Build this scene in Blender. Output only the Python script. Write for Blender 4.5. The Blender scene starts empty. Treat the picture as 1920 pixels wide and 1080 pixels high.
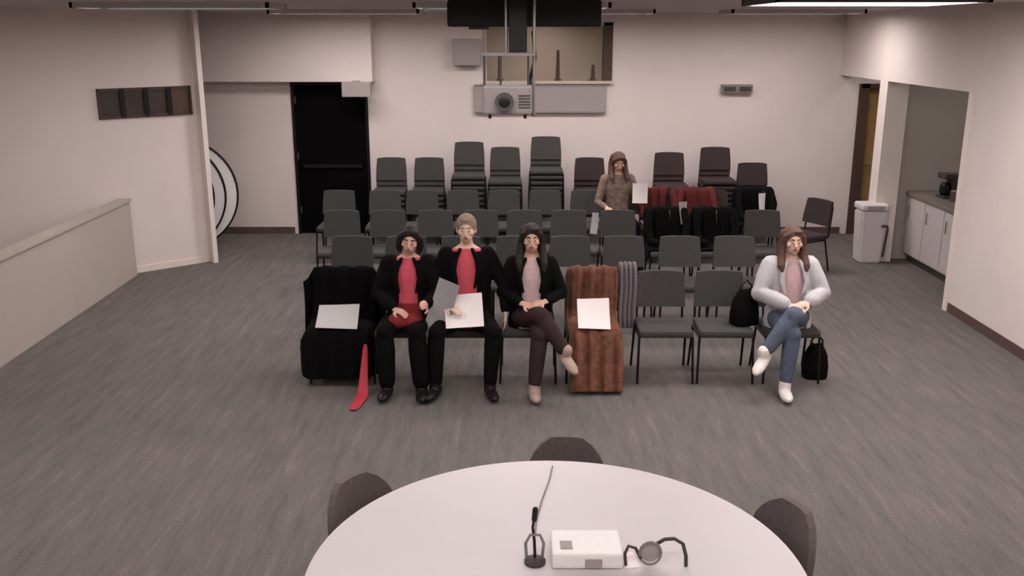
import bpy, bmesh, math, random
from mathutils import Vector, Matrix
random.seed(7)
C = bpy.context.scene.collection
PI = math.pi
# ------------------------------------------------------------ camera, world, exposure
F = 1750.0; CAM_H = 2.89; PITCH = math.radians(15.34)
cam_d = bpy.data.cameras.new('camera'); cam = bpy.data.objects.new('camera', cam_d); C.objects.link(cam)
cam.location = (0, 0, CAM_H); cam.rotation_euler = (PI/2 - PITCH, 0, 0)
cam_d.sensor_width = 36; cam_d.lens = 36*F/1920; cam_d.clip_start = 0.05; cam_d.clip_end = 60
sc = bpy.context.scene; sc.camera = cam
w = bpy.data.worlds.new('world'); sc.world = w; w.use_nodes = True
w.node_tree.nodes['Background'].inputs[0].default_value = (0.8, 0.78, 0.78, 1)
w.node_tree.nodes['Background'].inputs[1].default_value = 0.2
sc.view_settings.view_transform = 'Standard'; sc.view_settings.look = 'None'
sc.view_settings.gamma = 1; sc.view_settings.use_curve_mapping = False
sc.view_settings.exposure = 0.32
LIGHT_COL = (1.0, 0.92, 0.905); LIGHT_E = 11.5
CEIL = 3.15; BACK = 13.6; RIGHT = 4.67

def gpt(px, py, z=0.0):
    "place on the horizontal plane z that the photograph shows at that spot"
    t = (py-540)/F; s, c = math.sin(PITCH), math.cos(PITCH); d = CAM_H - z
    D = d*(c - t*s)/(s + t*c); Z = D*c + d*s
    return Vector(((px-960)/F*Z, D, z))
def vpt(px, py, D):
    "place on the vertical plane y = D"
    t = (py-540)/F; s, c = math.sin(PITCH), math.cos(PITCH)
    d = D*(s + t*c)/(c - t*s); Z = D*c + d*s
    return Vector(((px-960)/F*Z, D, CAM_H - d))

# ------------------------------------------------------------ materials
def lin(v): v /= 255; return v/12.92 if v <= .04045 else ((v+.055)/1.055)**2.4
def mat(name, rgb, rough=.7, var=.08, scale=30, bump=0, bscale=200, metal=0, emit=None, spec=.3):
    m = bpy.data.materials.new(name); m.use_nodes = True; nt = m.node_tree
    b = nt.nodes['Principled BSDF']; col = tuple(lin(v) for v in rgb)
    b.inputs['Roughness'].default_value = rough; b.inputs['Metallic'].default_value = metal
    b.inputs['Specular IOR Level'].default_value = spec
    tc = nt.nodes.new('ShaderNodeTexCoord')
    n = nt.nodes.new('ShaderNodeTexNoise'); n.inputs['Scale'].default_value = scale; n.inputs['Detail'].default_value = 4
    nt.links.new(tc.outputs['Object'], n.inputs['Vector'])
    r = nt.nodes.new('ShaderNodeValToRGB'); r.color_ramp.elements[0].position = .3; r.color_ramp.elements[1].position = .7
    r.color_ramp.elements[0].color = tuple(v*(1-var) for v in col)+(1,)
    r.color_ramp.elements[1].color = tuple(min(1, v*(1+var)) for v in col)+(1,)
    nt.links.new(n.outputs['Fac'], r.inputs['Fac']); nt.links.new(r.outputs['Color'], b.inputs['Base Color'])
    if bump:
        n2 = nt.nodes.new('ShaderNodeTexNoise'); n2.inputs['Scale'].default_value = bscale
        nt.links.new(tc.outputs['Object'], n2.inputs['Vector'])
        bp = nt.nodes.new('ShaderNodeBump'); bp.inputs['Strength'].default_value = bump; bp.inputs['Distance'].default_value = .004
        nt.links.new(n2.outputs['Fac'], bp.inputs['Height']); nt.links.new(bp.outputs['Normal'], b.inputs['Normal'])
    if emit:
        b.inputs['Emission Color'].default_value = tuple(emit[:3])+(1,); b.inputs['Emission Strength'].default_value = emit[3]
    return m
M = {}
M['wall'] = mat('wall_paint', (222, 209, 205), .8, .02, 3, .1, 60)
M['wall_grey'] = mat('grey_wall_paint', (178, 168, 160), .8, .02, 3, .1, 60)
M['wall_beige'] = mat('beige_wall_paint', (206, 194, 180), .8, .02, 3)
M['ceiling'] = mat('ceiling_tile', (190, 180, 178), .9, .05, 60, .3, 90)
M['base'] = mat('rubber_baseboard', (92, 72, 70), .6, .05)
M['trim'] = mat('white_trim', (226, 214, 206), .6, .02)
M['black'] = mat('black_metal', (22, 21, 21), .45, .1, metal=.2)
M['door'] = mat('doorway_dark', (9, 8, 8), .7, .15, 4, spec=.05)
M['wood'] = mat('oak_door', (150, 118, 74), .55, .12, 6)
M['brown'] = mat('brown_frame', (78, 60, 54), .6, .1)
M['fabric'] = mat('charcoal_upholstery', (67, 66, 64), .95, .12, 90, .5, 400)
M['fabric_dark'] = mat('dark_upholstery', (60, 49, 50), .95, .12, 90, .5, 400)
M['office'] = mat('task_chair_upholstery', (104, 95, 94), .95, .12, 60, .4, 300)
M['lam'] = mat('white_laminate', (202, 195, 197), .4, .01, 5)
M['white'] = mat('white_plastic', (232, 228, 226), .5, .02)
M['binw'] = mat('bin_plastic', (208, 200, 200), .5, .02)
M['paper_dull'] = mat('dull_paper', (188, 185, 184), .8, .02)
M['paper'] = mat('paper', (236, 228, 226), .8, .02)
M['paper_grey'] = mat('grey_card', (150, 146, 148), .8, .04)
M['grey'] = mat('grey_plastic', (128, 122, 120), .5, .05)
M['greyp'] = mat('grey_panel', (160, 150, 148), .7, .04)
M['dkgrey'] = mat('dark_grey_plastic', (66, 62, 60), .5, .05)
M['cab'] = mat('pale_cabinet', (188, 180, 176), .6, .03)
M['counter'] = mat('stone_counter', (118, 110, 102), .4, .15, 80)
M['steel'] = mat('brushed_steel', (150, 145, 142), .35, .05, metal=.8)
M['blackcloth'] = mat('black_cloth', (12, 11, 11), .95, .2, 30, .3, 300, spec=.1)
M['browncloth'] = mat('brown_cloth', (108, 70, 53), .95, .35, 16, .3, 300)
M['mauve'] = mat('mauve_grey_knit', (112, 102, 106), .95, .1, 40, .5, 200)
M['redcloth'] = mat('dark_red_cloth', (84, 30, 28), .9, .15, 30, .3, 200)
M['darkredbag'] = mat('deep_red_knit', (122, 34, 38), .9, .1, 30, .3, 200)
M['ribbon'] = mat('red_ribbon', (186, 58, 72), .6, .06)
M['skin'] = mat('skin', (206, 164, 146), .6, .05, 12)
M['skin2'] = mat('skin_pale', (214, 182, 162), .6, .05, 12)
M['hair_dark'] = mat('dark_hair', (34, 25, 24), .6, .3, 60, .5, 200)
M['hair_brown'] = mat('brown_hair', (88, 62, 52), .6, .25, 60, .5, 200)
M['hair_fair'] = mat('fair_hair', (140, 122, 104), .7, .2, 60, .5, 200)
M['suit'] = mat('black_suit', (12, 11, 11), .9, .15, 60, .2, 300, spec=.1)
M['pinkred'] = mat('pink_red_shirt', (204, 84, 98), .85, .08, 30)
M['pinkpale'] = mat('pale_pink_blouse', (206, 176, 172), .85, .08, 30)
M['pinktop'] = mat('pink_top', (206, 174, 176), .85, .06, 30)
M['cardigan'] = mat('white_grey_knit', (184, 181, 184), .95, .08, 50, .5, 150)
M['plum'] = mat('plum_trousers', (52, 36, 38), .9, .12, 40)
M['jeans'] = mat('blue_jeans', (84, 92, 108), .9, .18, 40, .2, 300)
M['olive'] = mat('olive_brown_print', (124, 104, 92), .9, .35, 22)
M['scarf'] = mat('taupe_scarf', (150, 130, 122), .9, .2, 40)
M['eye'] = mat('eye', (30, 22, 20), .3, .05)
M['eyewhite'] = mat('eye_white', (225, 218, 212), .3, .02)
M['lip'] = mat('lip', (160, 88, 84), .5, .05)
M['shoe_white'] = mat('white_shoe', (226, 222, 214), .6, .03)
M['shoe_black'] = mat('black_shoe', (24, 22, 22), .45, .1)
M['shoe_beige'] = mat('beige_shoe', (168, 146, 134), .6, .05)
M['glow'] = mat('lamp_diffuser', (255, 250, 245), .5, 0, emit=LIGHT_COL+(LIGHT_E,))
M['booth'] = mat('booth_wall', (196, 182, 164), .8, .04, 4)
def carpet():
    m = mat('grey_carpet', (104, 98, 97), .97, .1, 3, .7, 260, spec=.05); nt = m.node_tree; b = nt.nodes['Principled BSDF']
    tc = nt.nodes.new('ShaderNodeTexCoord'); mp = nt.nodes.new('ShaderNodeMapping'); mp.inputs['Scale'].default_value = (8, 1.0, 1)
    n = nt.nodes.new('ShaderNodeTexNoise'); n.inputs['Scale'].default_value = 1.6; n.inputs['Detail'].default_value = 6; n.inputs['Roughness'].default_value = .7
    nt.links.new(tc.outputs['Object'], mp.inputs['Vector']); nt.links.new(mp.outputs['Vector'], n.inputs['Vector'])
    r = nt.nodes.new('ShaderNodeValToRGB'); e = r.color_ramp.elements; e[0].position = .3; e[1].position = .72
    e[0].color = (lin(104), lin(98), lin(95), 1); e[1].color = (lin(134), lin(127), lin(125), 1)
    k = e.new(.48); k.color = (lin(114), lin(111), lin(107), 1); k = e.new(.58); k.color = (lin(122), lin(113), lin(112), 1)
    n2 = nt.nodes.new('ShaderNodeTexNoise'); n2.inputs['Scale'].default_value = 90; nt.links.new(tc.outputs['Object'], n2.inputs['Vector'])
    r2 = nt.nodes.new('ShaderNodeValToRGB'); r2.color_ramp.elements[0].position = .35; r2.color_ramp.elements[0].color = (.55, .55, .55, 1); r2.color_ramp.elements[1].position = .65
    mx = nt.nodes.new('ShaderNodeMix'); mx.data_type = 'RGBA'; mx.blend_type = 'MULTIPLY'; mx.inputs[0].default_value = .6
    nt.links.new(n.outputs['Fac'], r.inputs['Fac']); nt.links.new(n2.outputs['Fac'], r2.inputs['Fac'])
    nt.links.new(r.outputs['Color'], mx.inputs[6]); nt.links.new(r2.outputs['Color'], mx.inputs[7]); nt.links.new(mx.outputs[2], b.inputs['Base Color'])
    return m
M['carpet'] = carpet()

# ------------------------------------------------------------ mesh helpers
def box(bm, c, s, rot=None):
    m = Matrix.Translation(Vector(c)) @ (rot.to_4x4() if rot else Matrix()) @ Matrix.Diagonal((s[0], s[1], s[2], 1))
    return bmesh.ops.create_cube(bm, size=1, matrix=m)['verts']
def bbox(bm, a, b): return box(bm, [(a[i]+b[i])/2 for i in range(3)], [abs(b[i]-a[i]) for i in range(3)])
def ell(bm, c, r, rot=None, u=16, v=10):
    m = Matrix.Translation(Vector(c)) @ (rot.to_4x4() if rot else Matrix()) @ Matrix.Diagonal((r[0], r[1], r[2], 1))
    bmesh.ops.create_uvsphere(bm, u_segments=u, v_segments=v, radius=1, matrix=m)
def tube(bm, pts, rads, seg=10, flat=1.0, up=(0, 0, 1), round_ends=True):
    P = [Vector(p) for p in pts]
    if not hasattr(rads, '__len__'): rads = [rads]*len(P)
    R = list(rads)
    if round_ends:
        d0 = (P[0]-P[1]).normalized(); d1 = (P[-1]-P[-2]).normalized()
        pre = [(P[0]+d0*R[0]*.9, R[0]*.25), (P[0]+d0*R[0]*.55, R[0]*.8)]
        post = [(P[-1]+d1*R[-1]*.55, R[-1]*.8), (P[-1]+d1*R[-1]*.9, R[-1]*.25)]
        P = [p for p, _ in pre]+P+[p for p, _ in post]; R = [r for _, r in pre]+R+[r for _, r in post]
    rings = []; up = Vector(up); a = None
    for i, p in enumerate(P):
        t = (P[min(i+1, len(P)-1)]-P[max(i-1, 0)]).normalized()
        if a is None or flat != 1:
            a = t.cross(up)
            if a.length < .15: a = t.cross(Vector((0, 1, 0)))
        else: a = a - t*a.dot(t)
        a.normalize(); b = t.cross(a).normalized()
        rings.append([bm.verts.new(p+(a*math.cos(q)+b*math.sin(q)*flat)*R[i]) for q in [2*PI*k/seg for k in range(seg)]])
    for r0, r1 in zip(rings, rings[1:]):
        for k in range(seg): bm.faces.new((r0[k], r0[(k+1) % seg], r1[(k+1) % seg], r1[k]))
    bm.faces.new(rings[0][::-1]); bm.faces.new(rings[-1])
    if flat == 1 and round_ends:
        for i in range(1, len(P)-1):
            if R[i] > .03 and (P[i]-P[i-1]).angle(P[i+1]-P[i], 0) > .5: ell(bm, P[i], (R[i]*.97,)*3)
def lathe(bm, c, prof, seg=24):
    rings = [[bm.verts.new((c[0]+r*math.cos(2*PI*k/seg), c[1]+r*math.sin(2*PI*k/seg), c[2]+z)) for k in range(seg)] for r, z in prof]
    for r0, r1 in zip(rings, rings[1:]):
        for k in range(seg): bm.faces.new((r0[k], r0[(k+1) % seg], r1[(k+1) % seg], r1[k]))
    bm.faces.new(rings[0][::-1]); bm.faces.new(rings[-1])
def pad(bm, c, s, r=.02, rot=None, seg=2):
    vs = box(bm, c, s, rot); es = list({e for v in vs for e in v.link_edges})
    bmesh.ops.bevel(bm, geom=es, offset=r, segments=seg, affect='EDGES', profile=.6)
def obj(name, bm, m, parent=None, smooth=False, kind=None, sub=0):
    bmesh.ops.recalc_face_normals(bm, faces=bm.faces[:])
    me = bpy.data.meshes.new(name); bm.to_mesh(me); bm.free(); me.materials.append(M[m] if isinstance(m, str) else m)
    if smooth:
        for p in me.polygons: p.use_smooth = True
    o = bpy.data.objects.new(name, me); C.objects.link(o)
    if parent: o.parent = parent
    if kind: o['kind'] = kind
    return o
def make(name, m, parent, fn, *a, smooth=False, **k):
    bm = bmesh.new(); fn(bm, *a, **k); return obj(name, bm, m, parent, smooth)
def thing(name, label, cat, loc=(0, 0, 0), rz=0, group=None):
    o = bpy.data.objects.new(name, None); C.objects.link(o); o.location = loc; o.rotation_euler = (0, 0, rz); o.empty_display_size = .1
    return tag(o, label, cat, group)
def tag(o, label, cat, group=None):
    o['label'] = label; o['category'] = cat
    if group: o['group'] = group
    return o
def dup(root, loc, rz, label, group):
    r = root.copy(); C.objects.link(r); r.location = loc; r.rotation_euler = (0, 0, rz); tag(r, label, r['category'], group)
    for ch in root.children:
        c = ch.copy(); C.objects.link(c); c.parent = r
        for g in ch.children: d = g.copy(); C.objects.link(d); d.parent = c
    return r
def remesh(o, vox, smooth=4):
    m = o.modifiers.new('remesh', 'REMESH'); m.mode = 'VOXEL'; m.voxel_size = vox; m.use_smooth_shade = True
    if smooth: s = o.modifiers.new('smooth', 'SMOOTH'); s.iterations = smooth; s.factor = .5
    return o
def struct(name, m, a, b, parent=None):
    bm = bmesh.new(); bbox(bm, a, b); return obj(name, bm, m, parent, kind='structure' if parent is None else None)

# ------------------------------------------------------------ room shell
struct('floor', 'carpet', (-7, -1.5, -.1), (7.2, 14.6, 0))
struct('ceiling', 'ceiling', (-7, -1.5, CEIL), (7.2, 14.6, CEIL+.1))
struct('wall_front', 'wall', (-7, -1.6, 0), (7.2, -1.5, CEIL))
struct('wall_left', 'wall', (-7.1, -1.5, 0), (-7, 14.6, CEIL))
struct('wall_outer', 'wall_grey', (7.2, -1.5, 0), (7.3, 14.6, CEIL))
# back wall with the control booth opening
bx0, bx1, bz0, bz1 = -.40, 1.42, 2.2, 3.02
bm = bmesh.new()
dx0, dx1, dz = vpt(553, 300, BACK).x, vpt(694, 300, BACK).x, 2.2
ex0, ex1, ez = 4.98, 5.95, 2.18
bbox(bm, (-7, BACK, 0), (dx0, BACK+.15, CEIL)); bbox(bm, (dx0, BACK, dz), (dx1, BACK+.15, CEIL))
bbox(bm, (dx1, BACK, 0), (bx0, BACK+.15, CEIL))
bbox(bm, (bx0, BACK, 0), (bx1, BACK+.15, bz0)); bbox(bm, (bx0, BACK, bz1), (bx1, BACK+.15, CEIL))
bbox(bm, (bx1, BACK, 0), (ex0, BACK+.15, CEIL)); bbox(bm, (ex0, BACK, ez), (ex1, BACK+.15, CEIL)); bbox(bm, (ex1, BACK, 0), (7.2, BACK+.15, CEIL))
obj('wall_back', bm, 'wall', kind='structure')
struct('wall_booth', 'booth', (bx0-.2, 14.5, 1.9), (bx1+.2, 14.58, CEIL))
struct('trim_8', 'booth', (bx0-.2, BACK+.15, 2.0), (bx1+.2, 14.5, bz0-.02))
# header over the doorway
struct('trim_1', 'wall', (-6.9, 13.3, 2.22), (dx1+.12, BACK, CEIL))
# right wall with two openings
struct('wall_right', 'wall', (RIGHT, -1.5, 0), (RIGHT+.15, 9.66, CEIL))
struct('trim_2', 'wall', (RIGHT, 9.66, 2.3), (RIGHT+.15, 11.85, CEIL))
struct('trim_3', 'wall', (RIGHT, 12.1, 2.3), (RIGHT+.15, BACK, CEIL))
struct('trim_4', 'trim', (RIGHT, 11.85, 0), (RIGHT+.27, 12.1, CEIL))
struct('wall_kitchen', 'wall_grey', (RIGHT+.27, 12.0, 0), (7.2, 12.1, CEIL))
struct('trim_5', 'trim', (RIGHT-.02, 9.60, 0), (RIGHT+.17, 9.68, 2.3))
# angled left wall, its end, and the half wall before it
def slab(bm, p, q, t, z0, z1):
    p, q = Vector(p), Vector(q); d = (q-p).normalized(); n = Vector((-d.y, d.x))*t
    a = [p, q, q+n, p+n]; lo = [bm.verts.new((v.x, v.y, z0)) for v in a]; hi = [bm.verts.new((v.x, v.y, z1)) for v in a]
    bm.faces.new(lo[::-1]); bm.faces.new(hi)
    for i in range(4): bm.faces.new((lo[i], lo[(i+1) % 4], hi[(i+1) % 4], hi[i]))
WA, WB = Vector((-3.94, 11.86)), Vector((-7.0, 9.26))
bm = bmesh.new(); slab(bm, WB, WA, .12, 0, CEIL); obj('wall_angled', bm, 'wall', kind='structure')
wd = (WB-WA).normalized()
bm = bmesh.new(); slab(bm, WA+wd*.01, WA-wd*.05, -.135, 0, CEIL); obj('trim_6', bm, 'trim', kind='structure')
bm = bmesh.new(); slab(bm, (-4.56, 7.2), (-4.62, 11.15), .12, 0, 0.92); obj('wall_half', bm, 'wall_grey', kind='structure')
bm = bmesh.new(); slab(bm, (-4.54, 7.18), (-4.60, 11.17), .16, 0.92, 0.95); obj('trim_7', bm, 'wall_grey', kind='structure')
# baseboards
struct('baseboard_back', 'base', (-6.9, BACK-.012, 0), (dx0-.06, BACK, .1))
struct('baseboard_back_centre', 'base', (dx1+.06, BACK-.012, 0), (ex0-.12, BACK, .1))
struct('baseboard_right', 'base', (RIGHT-.012, -1.4, 0), (RIGHT, 9.58, .1))
bm = bmesh.new(); slab(bm, WA, WB, .012, 0, .08); obj('baseboard_left', bm, 'trim', kind='structure')
# doorway closed by a near-black leaf, standing in for a dark opening
d = struct('door_1', 'door', (dx0+.03, BACK+.03, 0), (dx1-.03, BACK+.08, dz-.03))
make('door_frame', 'black', d, lambda b: (bbox(b, (dx0, BACK-.02, 0), (dx0+.04, BACK+.1, dz)), bbox(b, (dx1-.04, BACK-.02, 0), (dx1, BACK+.1, dz)), bbox(b, (dx0, BACK-.02, dz-.04), (dx1, BACK+.1, dz))))
make('push_bar', 'black', d, lambda b: bbox(b, (dx0+.12, BACK-.01, .98), (dx1-.12, BACK+.03, 1.03)))
make('hinge', 'dkgrey', d, lambda b: [bbox(b, (dx0+.03, BACK+.01, z), (dx0+.06, BACK+.04, z+.1)) for z in (.3, 1.1, 1.9)])
# oak door in the side passage
d = struct('door_2', 'wood', (ex0+.12, BACK+.04, 0), (ex1-.1, BACK+.09, ez-.05))
make('door_frame', 'brown', d, lambda b: (bbox(b, (ex0-.02, BACK-.03, 0), (ex0+.12, BACK+.12, ez)), bbox(b, (ex1-.1, BACK-.03, 0), (ex1, BACK+.12, ez)), bbox(b, (ex0, BACK-.03, ez-.06), (ex1, BACK+.12, ez))))
make('door_handle', 'steel', d, lambda b: (tube(b, [(ex0+.2, BACK+.05, 1.02), (ex0+.2, BACK-.02, 1.02), (ex0+.32, BACK-.02, 1.02)], .011)))
# high four-pane window on the angled wall
wn = Vector((-wd.y, wd.x)); wn = -wn if wn.y > 0 else wn
def wallp(px, py):           # point on the angled wall
    lo, hi = 8.0, 12.5
    for _ in range(40):
        mid = (lo+hi)/2; v = vpt(px, py, mid); s = (v.xy-WA).dot(wn)
        if s > 0: lo = mid
        else: hi = mid
    return v
pL, pR = wallp(183, 200), wallp(358, 190)
L = (pR.xy-pL.xy).length; wroot = bpy.data.objects.new('window_1', None); C.objects.link(wroot); wroot['kind'] = 'structure'
wroot.location = (pL.x, pL.y, 1.90); wroot.rotation_euler = (0, 0, math.atan2((pR-pL).y, (pR-pL).x)); H4 = .35
make('window_frame', 'brown', wroot, lambda b: (bbox(b, (0, -.03, 0), (L, .0, .035)), bbox(b, (0, -.03, H4-.035), (L, 0, H4)), bbox(b, (0, -.03, 0), (.03, 0, H4)), bbox(b, (L-.03, -.03, 0), (L, 0, H4))))
M['pane'] = mat('dark_glass', (64, 56, 53), .25, .15, 6); M['pane_warm'] = mat('warm_dark_glass', (88, 66, 58), .25, .15, 6)
for i in range(4):
    a, e = L*i/4, L*(i+1)/4
    make('pane', 'pane_warm' if i == 3 else 'pane', wroot, lambda b: bbox(b, (a+.03, -.012, .035), (e-.03, -.004, H4-.035)))
    if i: make('mullion', 'black', wroot, lambda b: bbox(b, (a-.03, -.035, .01), (a+.03, -.005, H4-.01)))

# ------------------------------------------------------------ lamps
def lamp(x0, x1, y0, y1, label, rim='ceiling'):
    t = thing('ceiling_light', label, 'light', ((x0+x1)/2, (y0+y1)/2, CEIL), 0, 'ceiling light panels'); a, b_ = (x1-x0)/2, (y1-y0)/2
    make('frame', rim, t, lambda b: (bbox(b, (-a, -b_, -.05), (a, -b_+.03, 0)), bbox(b, (-a, b_-.03, -.05), (a, b_, 0)), bbox(b, (-a, -b_, -.05), (-a+.03, b_, 0)), bbox(b, (a-.03, -b_, -.05), (a, b_, 0))))
    if rim != 'dkgrey': make('lining', 'black', t, lambda b: (bbox(b, (-a+.03, b_-.036, -.05), (a-.03, b_-.03, -.0)), bbox(b, (-a+.03, -b_+.03, -.05), (-a+.036, b_-.03, 0)), bbox(b, (a-.036, -b_+.03, -.05), (a-.03, b_-.03, 0))))  # black lining added so the frame's lit inner faces stay dark
    make('diffuser', 'glow', t, lambda b: bbox(b, (-a+.03, -b_+.03, -.046 if rim == 'dkgrey' else -.018), (a-.03, b_-.03, -.01)))
lamp(1.95, 3.55, 7.2, 8.28, 'long dark-rimmed ceiling light over the right side near the kitchenette', 'dkgrey')
lamp(2.2, 4.2, 5.0, 5.7, 'second ceiling light from the camera on the right side')
lamp(2.2, 4.2, 1.2, 1.9, 'ceiling light nearest the camera on the right side')
lamp(-4.2, -2.2, 5.0, 5.7, 'ceiling light over the left part of the carpet')
lamp(-3.9, -2.1, 1.4, 2.1, 'ceiling light nearest the camera on the left side')
lamp(-1.1, 1.1, 5.3, 5.9, 'ceiling light in the middle before the projector')
lamp(-1.1, 1.1, 1.4, 2.0, 'ceiling light above the round white table')
lamp(-4.0, -2.2, 8.8, 9.5, 'pale-rimmed ceiling light over the left side near the angled wall')
lamp(-.9, .9, 8.8, 9.5, 'pale-rimmed ceiling light in the middle over the third chair row')
lamp(-2.9, -1.1, 11.5, 12.2, 'pale-rimmed ceiling light before the black doorway')
lamp(-.1, 1.7, 11.5, 12.2, 'pale-rimmed ceiling light before the booth opening')
lamp(2.6, 4.2, 11.5, 12.2, 'pale-rimmed ceiling light before the right end of the back wall')
lamp(.3, .62, 13.9, 14.15, 'small unseen light added to brighten the booth behind the back wall')  # no lamp known here; added to lift the dark booth interior
lamp(5.2, 5.8, 12.5, 12.9, 'small hidden light added to brighten the side passage before the oak door')  # out of sight, added because the oak door stood unlit
lamp(5.5, 6.2, 10.6, 11.0, 'small unseen light added to brighten the right hand kitchenette')  # unseen lamp, sized only for the brightness of wall and cabinets

# ------------------------------------------------------------ things on the back wall
t = thing('hanging_sign_box', 'small pale box hung over the right corner of the black doorway', 'box', (vpt(668, 165, 13.2).x, 13.22, 2.12))
make('housing', 'greyp', t, lambda b: pad(b, (0, 0, .0), (.4, .1, .2), .01)); make('bracket', 'greyp', t, lambda b: bbox(b, (-.05, -.02, .1), (.05, .02, .12)))
p = vpt(1380, 166, BACK)
t = thing('emergency_light', 'slim grey-brown fixture alone on the white back wall', 'light fixture', (p.x, BACK-.05, p.z))
make('housing', 'grey', t, lambda b: pad(b, (0, 0, 0), (.44, .09, .12), .01)); make('lens', 'dkgrey', t, lambda b: [bbox(b, (x-.08, -.06, -.03), (x+.08, -.045, .03)) for x in (-.11, .11)])
# booth opening
t = thing('booth_opening', 'high opening in the back wall to a beige booth behind the projector', 'window', ((bx0+bx1)/2, BACK, bz0)); hw = (bx1-bx0)/2
make('sill', 'booth', t, lambda b: bbox(b, (-hw, -.08, -.02), (hw, .16, .02)))
make('jamb', 'brown', t, lambda b: bbox(b, (hw-.13, -.02, .02), (hw, .15, .82))); make('jamb', 'booth', t, lambda b: bbox(b, (-hw, -.02, .02), (-hw+.04, .15, .82)))
make('lintel', 'booth', t, lambda b: bbox(b, (-hw, -.02, .78), (hw, .15, .82)))
for px, hgt, lb in ((937, .34, 'slim dark post on the booth sill at its left end'), (1046, .42, 'slim dark post in the middle of the booth sill'), (1112, .22, 'short dark post on the booth sill beside the brown jamb')):
    x = vpt(px, 140, BACK).x
    t = thing('sill_post', lb, 'post', (x, BACK+.04, bz0+.02)); make('base', 'dkgrey', t, lambda b: bbox(b, (-.05, -.04, 0), (.05, .04, .02)))
    make('stem', 'brown', t, lambda b: tube(b, [(0, 0, .02), (0, 0, hgt)], [.03, .02], round_ends=False))
a, b2 = vpt(889, 150, BACK-.06), vpt(1135, 212, BACK-.06)
t = thing('grey_wall_panel', 'wide grey panel on the back wall below the booth opening', 'panel', ((a.x+b2.x)/2, BACK-.035, b2.z))
hw2 = (b2.x-a.x)/2; hh = bz0-.03-b2.z
make('board', 'greyp', t, lambda b: pad(b, (0, 0, hh/2), (2*hw2, .06, hh), .006)); make('rim', 'grey', t, lambda b: (bbox(b, (-hw2, -.04, 0), (hw2, -.03, .02)), bbox(b, (-hw2, -.04, hh-.02), (hw2, -.03, hh))))
a = vpt(878, 98, BACK-.1)
t = thing('wall_speaker', 'pale grey box on the wall left of the booth opening', 'speaker', (a.x-.02, BACK-.1, a.z-.17))
make('cabinet', 'greyp', t, lambda b: pad(b, (0, 0, .17), (.4, .18, .36), .01)); make('grille', 'greyp', t, lambda b: bbox(b, (-.18, -.1, .02), (.18, -.09, .32)))
# screen case and projector
a, b2 = vpt(840, 50, 7.2), vpt(1126, 50, 7.2)
t = thing('screen_case', 'long black screen case fixed under the ceiling behind the projector', 'screen case', ((a.x+b2.x)/2, 7.3, a.z)); h2 = (b2.x-a.x)/2
make('case', 'black', t, lambda b: pad(b, (0, 0, (CEIL-a.z)/2), (2*h2, .18, CEIL-a.z), .008))
make('end_cap', 'black', t, lambda b: bbox(b, (-h2-.006, -.08, .01), (-h2, .08, .18))); make('end_cap', 'black', t, lambda b: bbox(b, (h2, -.08, .01), (h2+.006, .08, .18)))
make('pull_tab', 'dkgrey', t, lambda b: bbox(b, (-h2+.15, -.03, -.02), (-h2+.3, .03, 0)))
PD = 6.7
a = vpt(952, 200, PD)
t = thing('projector_on_mount', 'grey projector hanging from twin poles under the ceiling', 'projector', (a.x, PD, 0))
def zz(py): return vpt(960, py, PD).z
def xx(px): return vpt(px, 150, PD).x-a.x
make('pole', 'steel', t, lambda b: tube(b, [(xx(949), 0, CEIL), (xx(949), 0, zz(105))], .011, round_ends=False))
make('pole', 'steel', t, lambda b: tube(b, [(xx(1001), 0, CEIL), (xx(1001), 0, zz(215))], .011, round_ends=False))
make('column', 'black', t, lambda b: pad(b, (xx(971), .02, (CEIL+zz(98))/2), (.125, .08, CEIL-zz(98)), .006))
make('mount_plate', 'grey', t, lambda b: bbox(b, (xx(906), -.1, zz(104)), (xx(1003), .14, zz(99))))
for px in (909, 939, 990): make('mount_rod', 'dkgrey', t, lambda b: tube(b, [(xx(px), -.09, zz(103)), (xx(px), -.09, zz(160))], .008, round_ends=False))
make('cable', 'black', t, lambda b: tube(b, [(xx(999), .04, zz(60)), (xx(1003), .03, zz(110)), (xx(994), .05, zz(150)), (xx(1000), .03, zz(215))], .012))
make('projector_body', 'grey', t, lambda b: pad(b, (xx(952), .02, (zz(158)+zz(212))/2), (xx(998)-xx(906), .3, zz(158)-zz(212)), .02))
ln = make('lens', 'dkgrey', t, lambda b: tube(b, [(xx(946), -.12, zz(188)), (xx(946), -.17, zz(188))], [.06, .065], seg=20, round_ends=False))
make('lens_glass', 'black', ln, lambda b: ell(b, (xx(946), -.165, zz(188)), (.045, .012, .045)))
make('vent', 'dkgrey', t, lambda b: [bbox(b, (xx(972), -.137, zz(178)-.02*i), (xx(994), -.128, zz(178)-.02*i+.008)) for i in range(5)])
make('foot', 'dkgrey', t, lambda b: tube(b, [(xx(918), 0, zz(212)), (xx(918), 0, zz(220))], .012)); make('foot', 'dkgrey', t, lambda b: tube(b, [(xx(985), 0, zz(212)), (xx(985), 0, zz(220))], .012))

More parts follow.
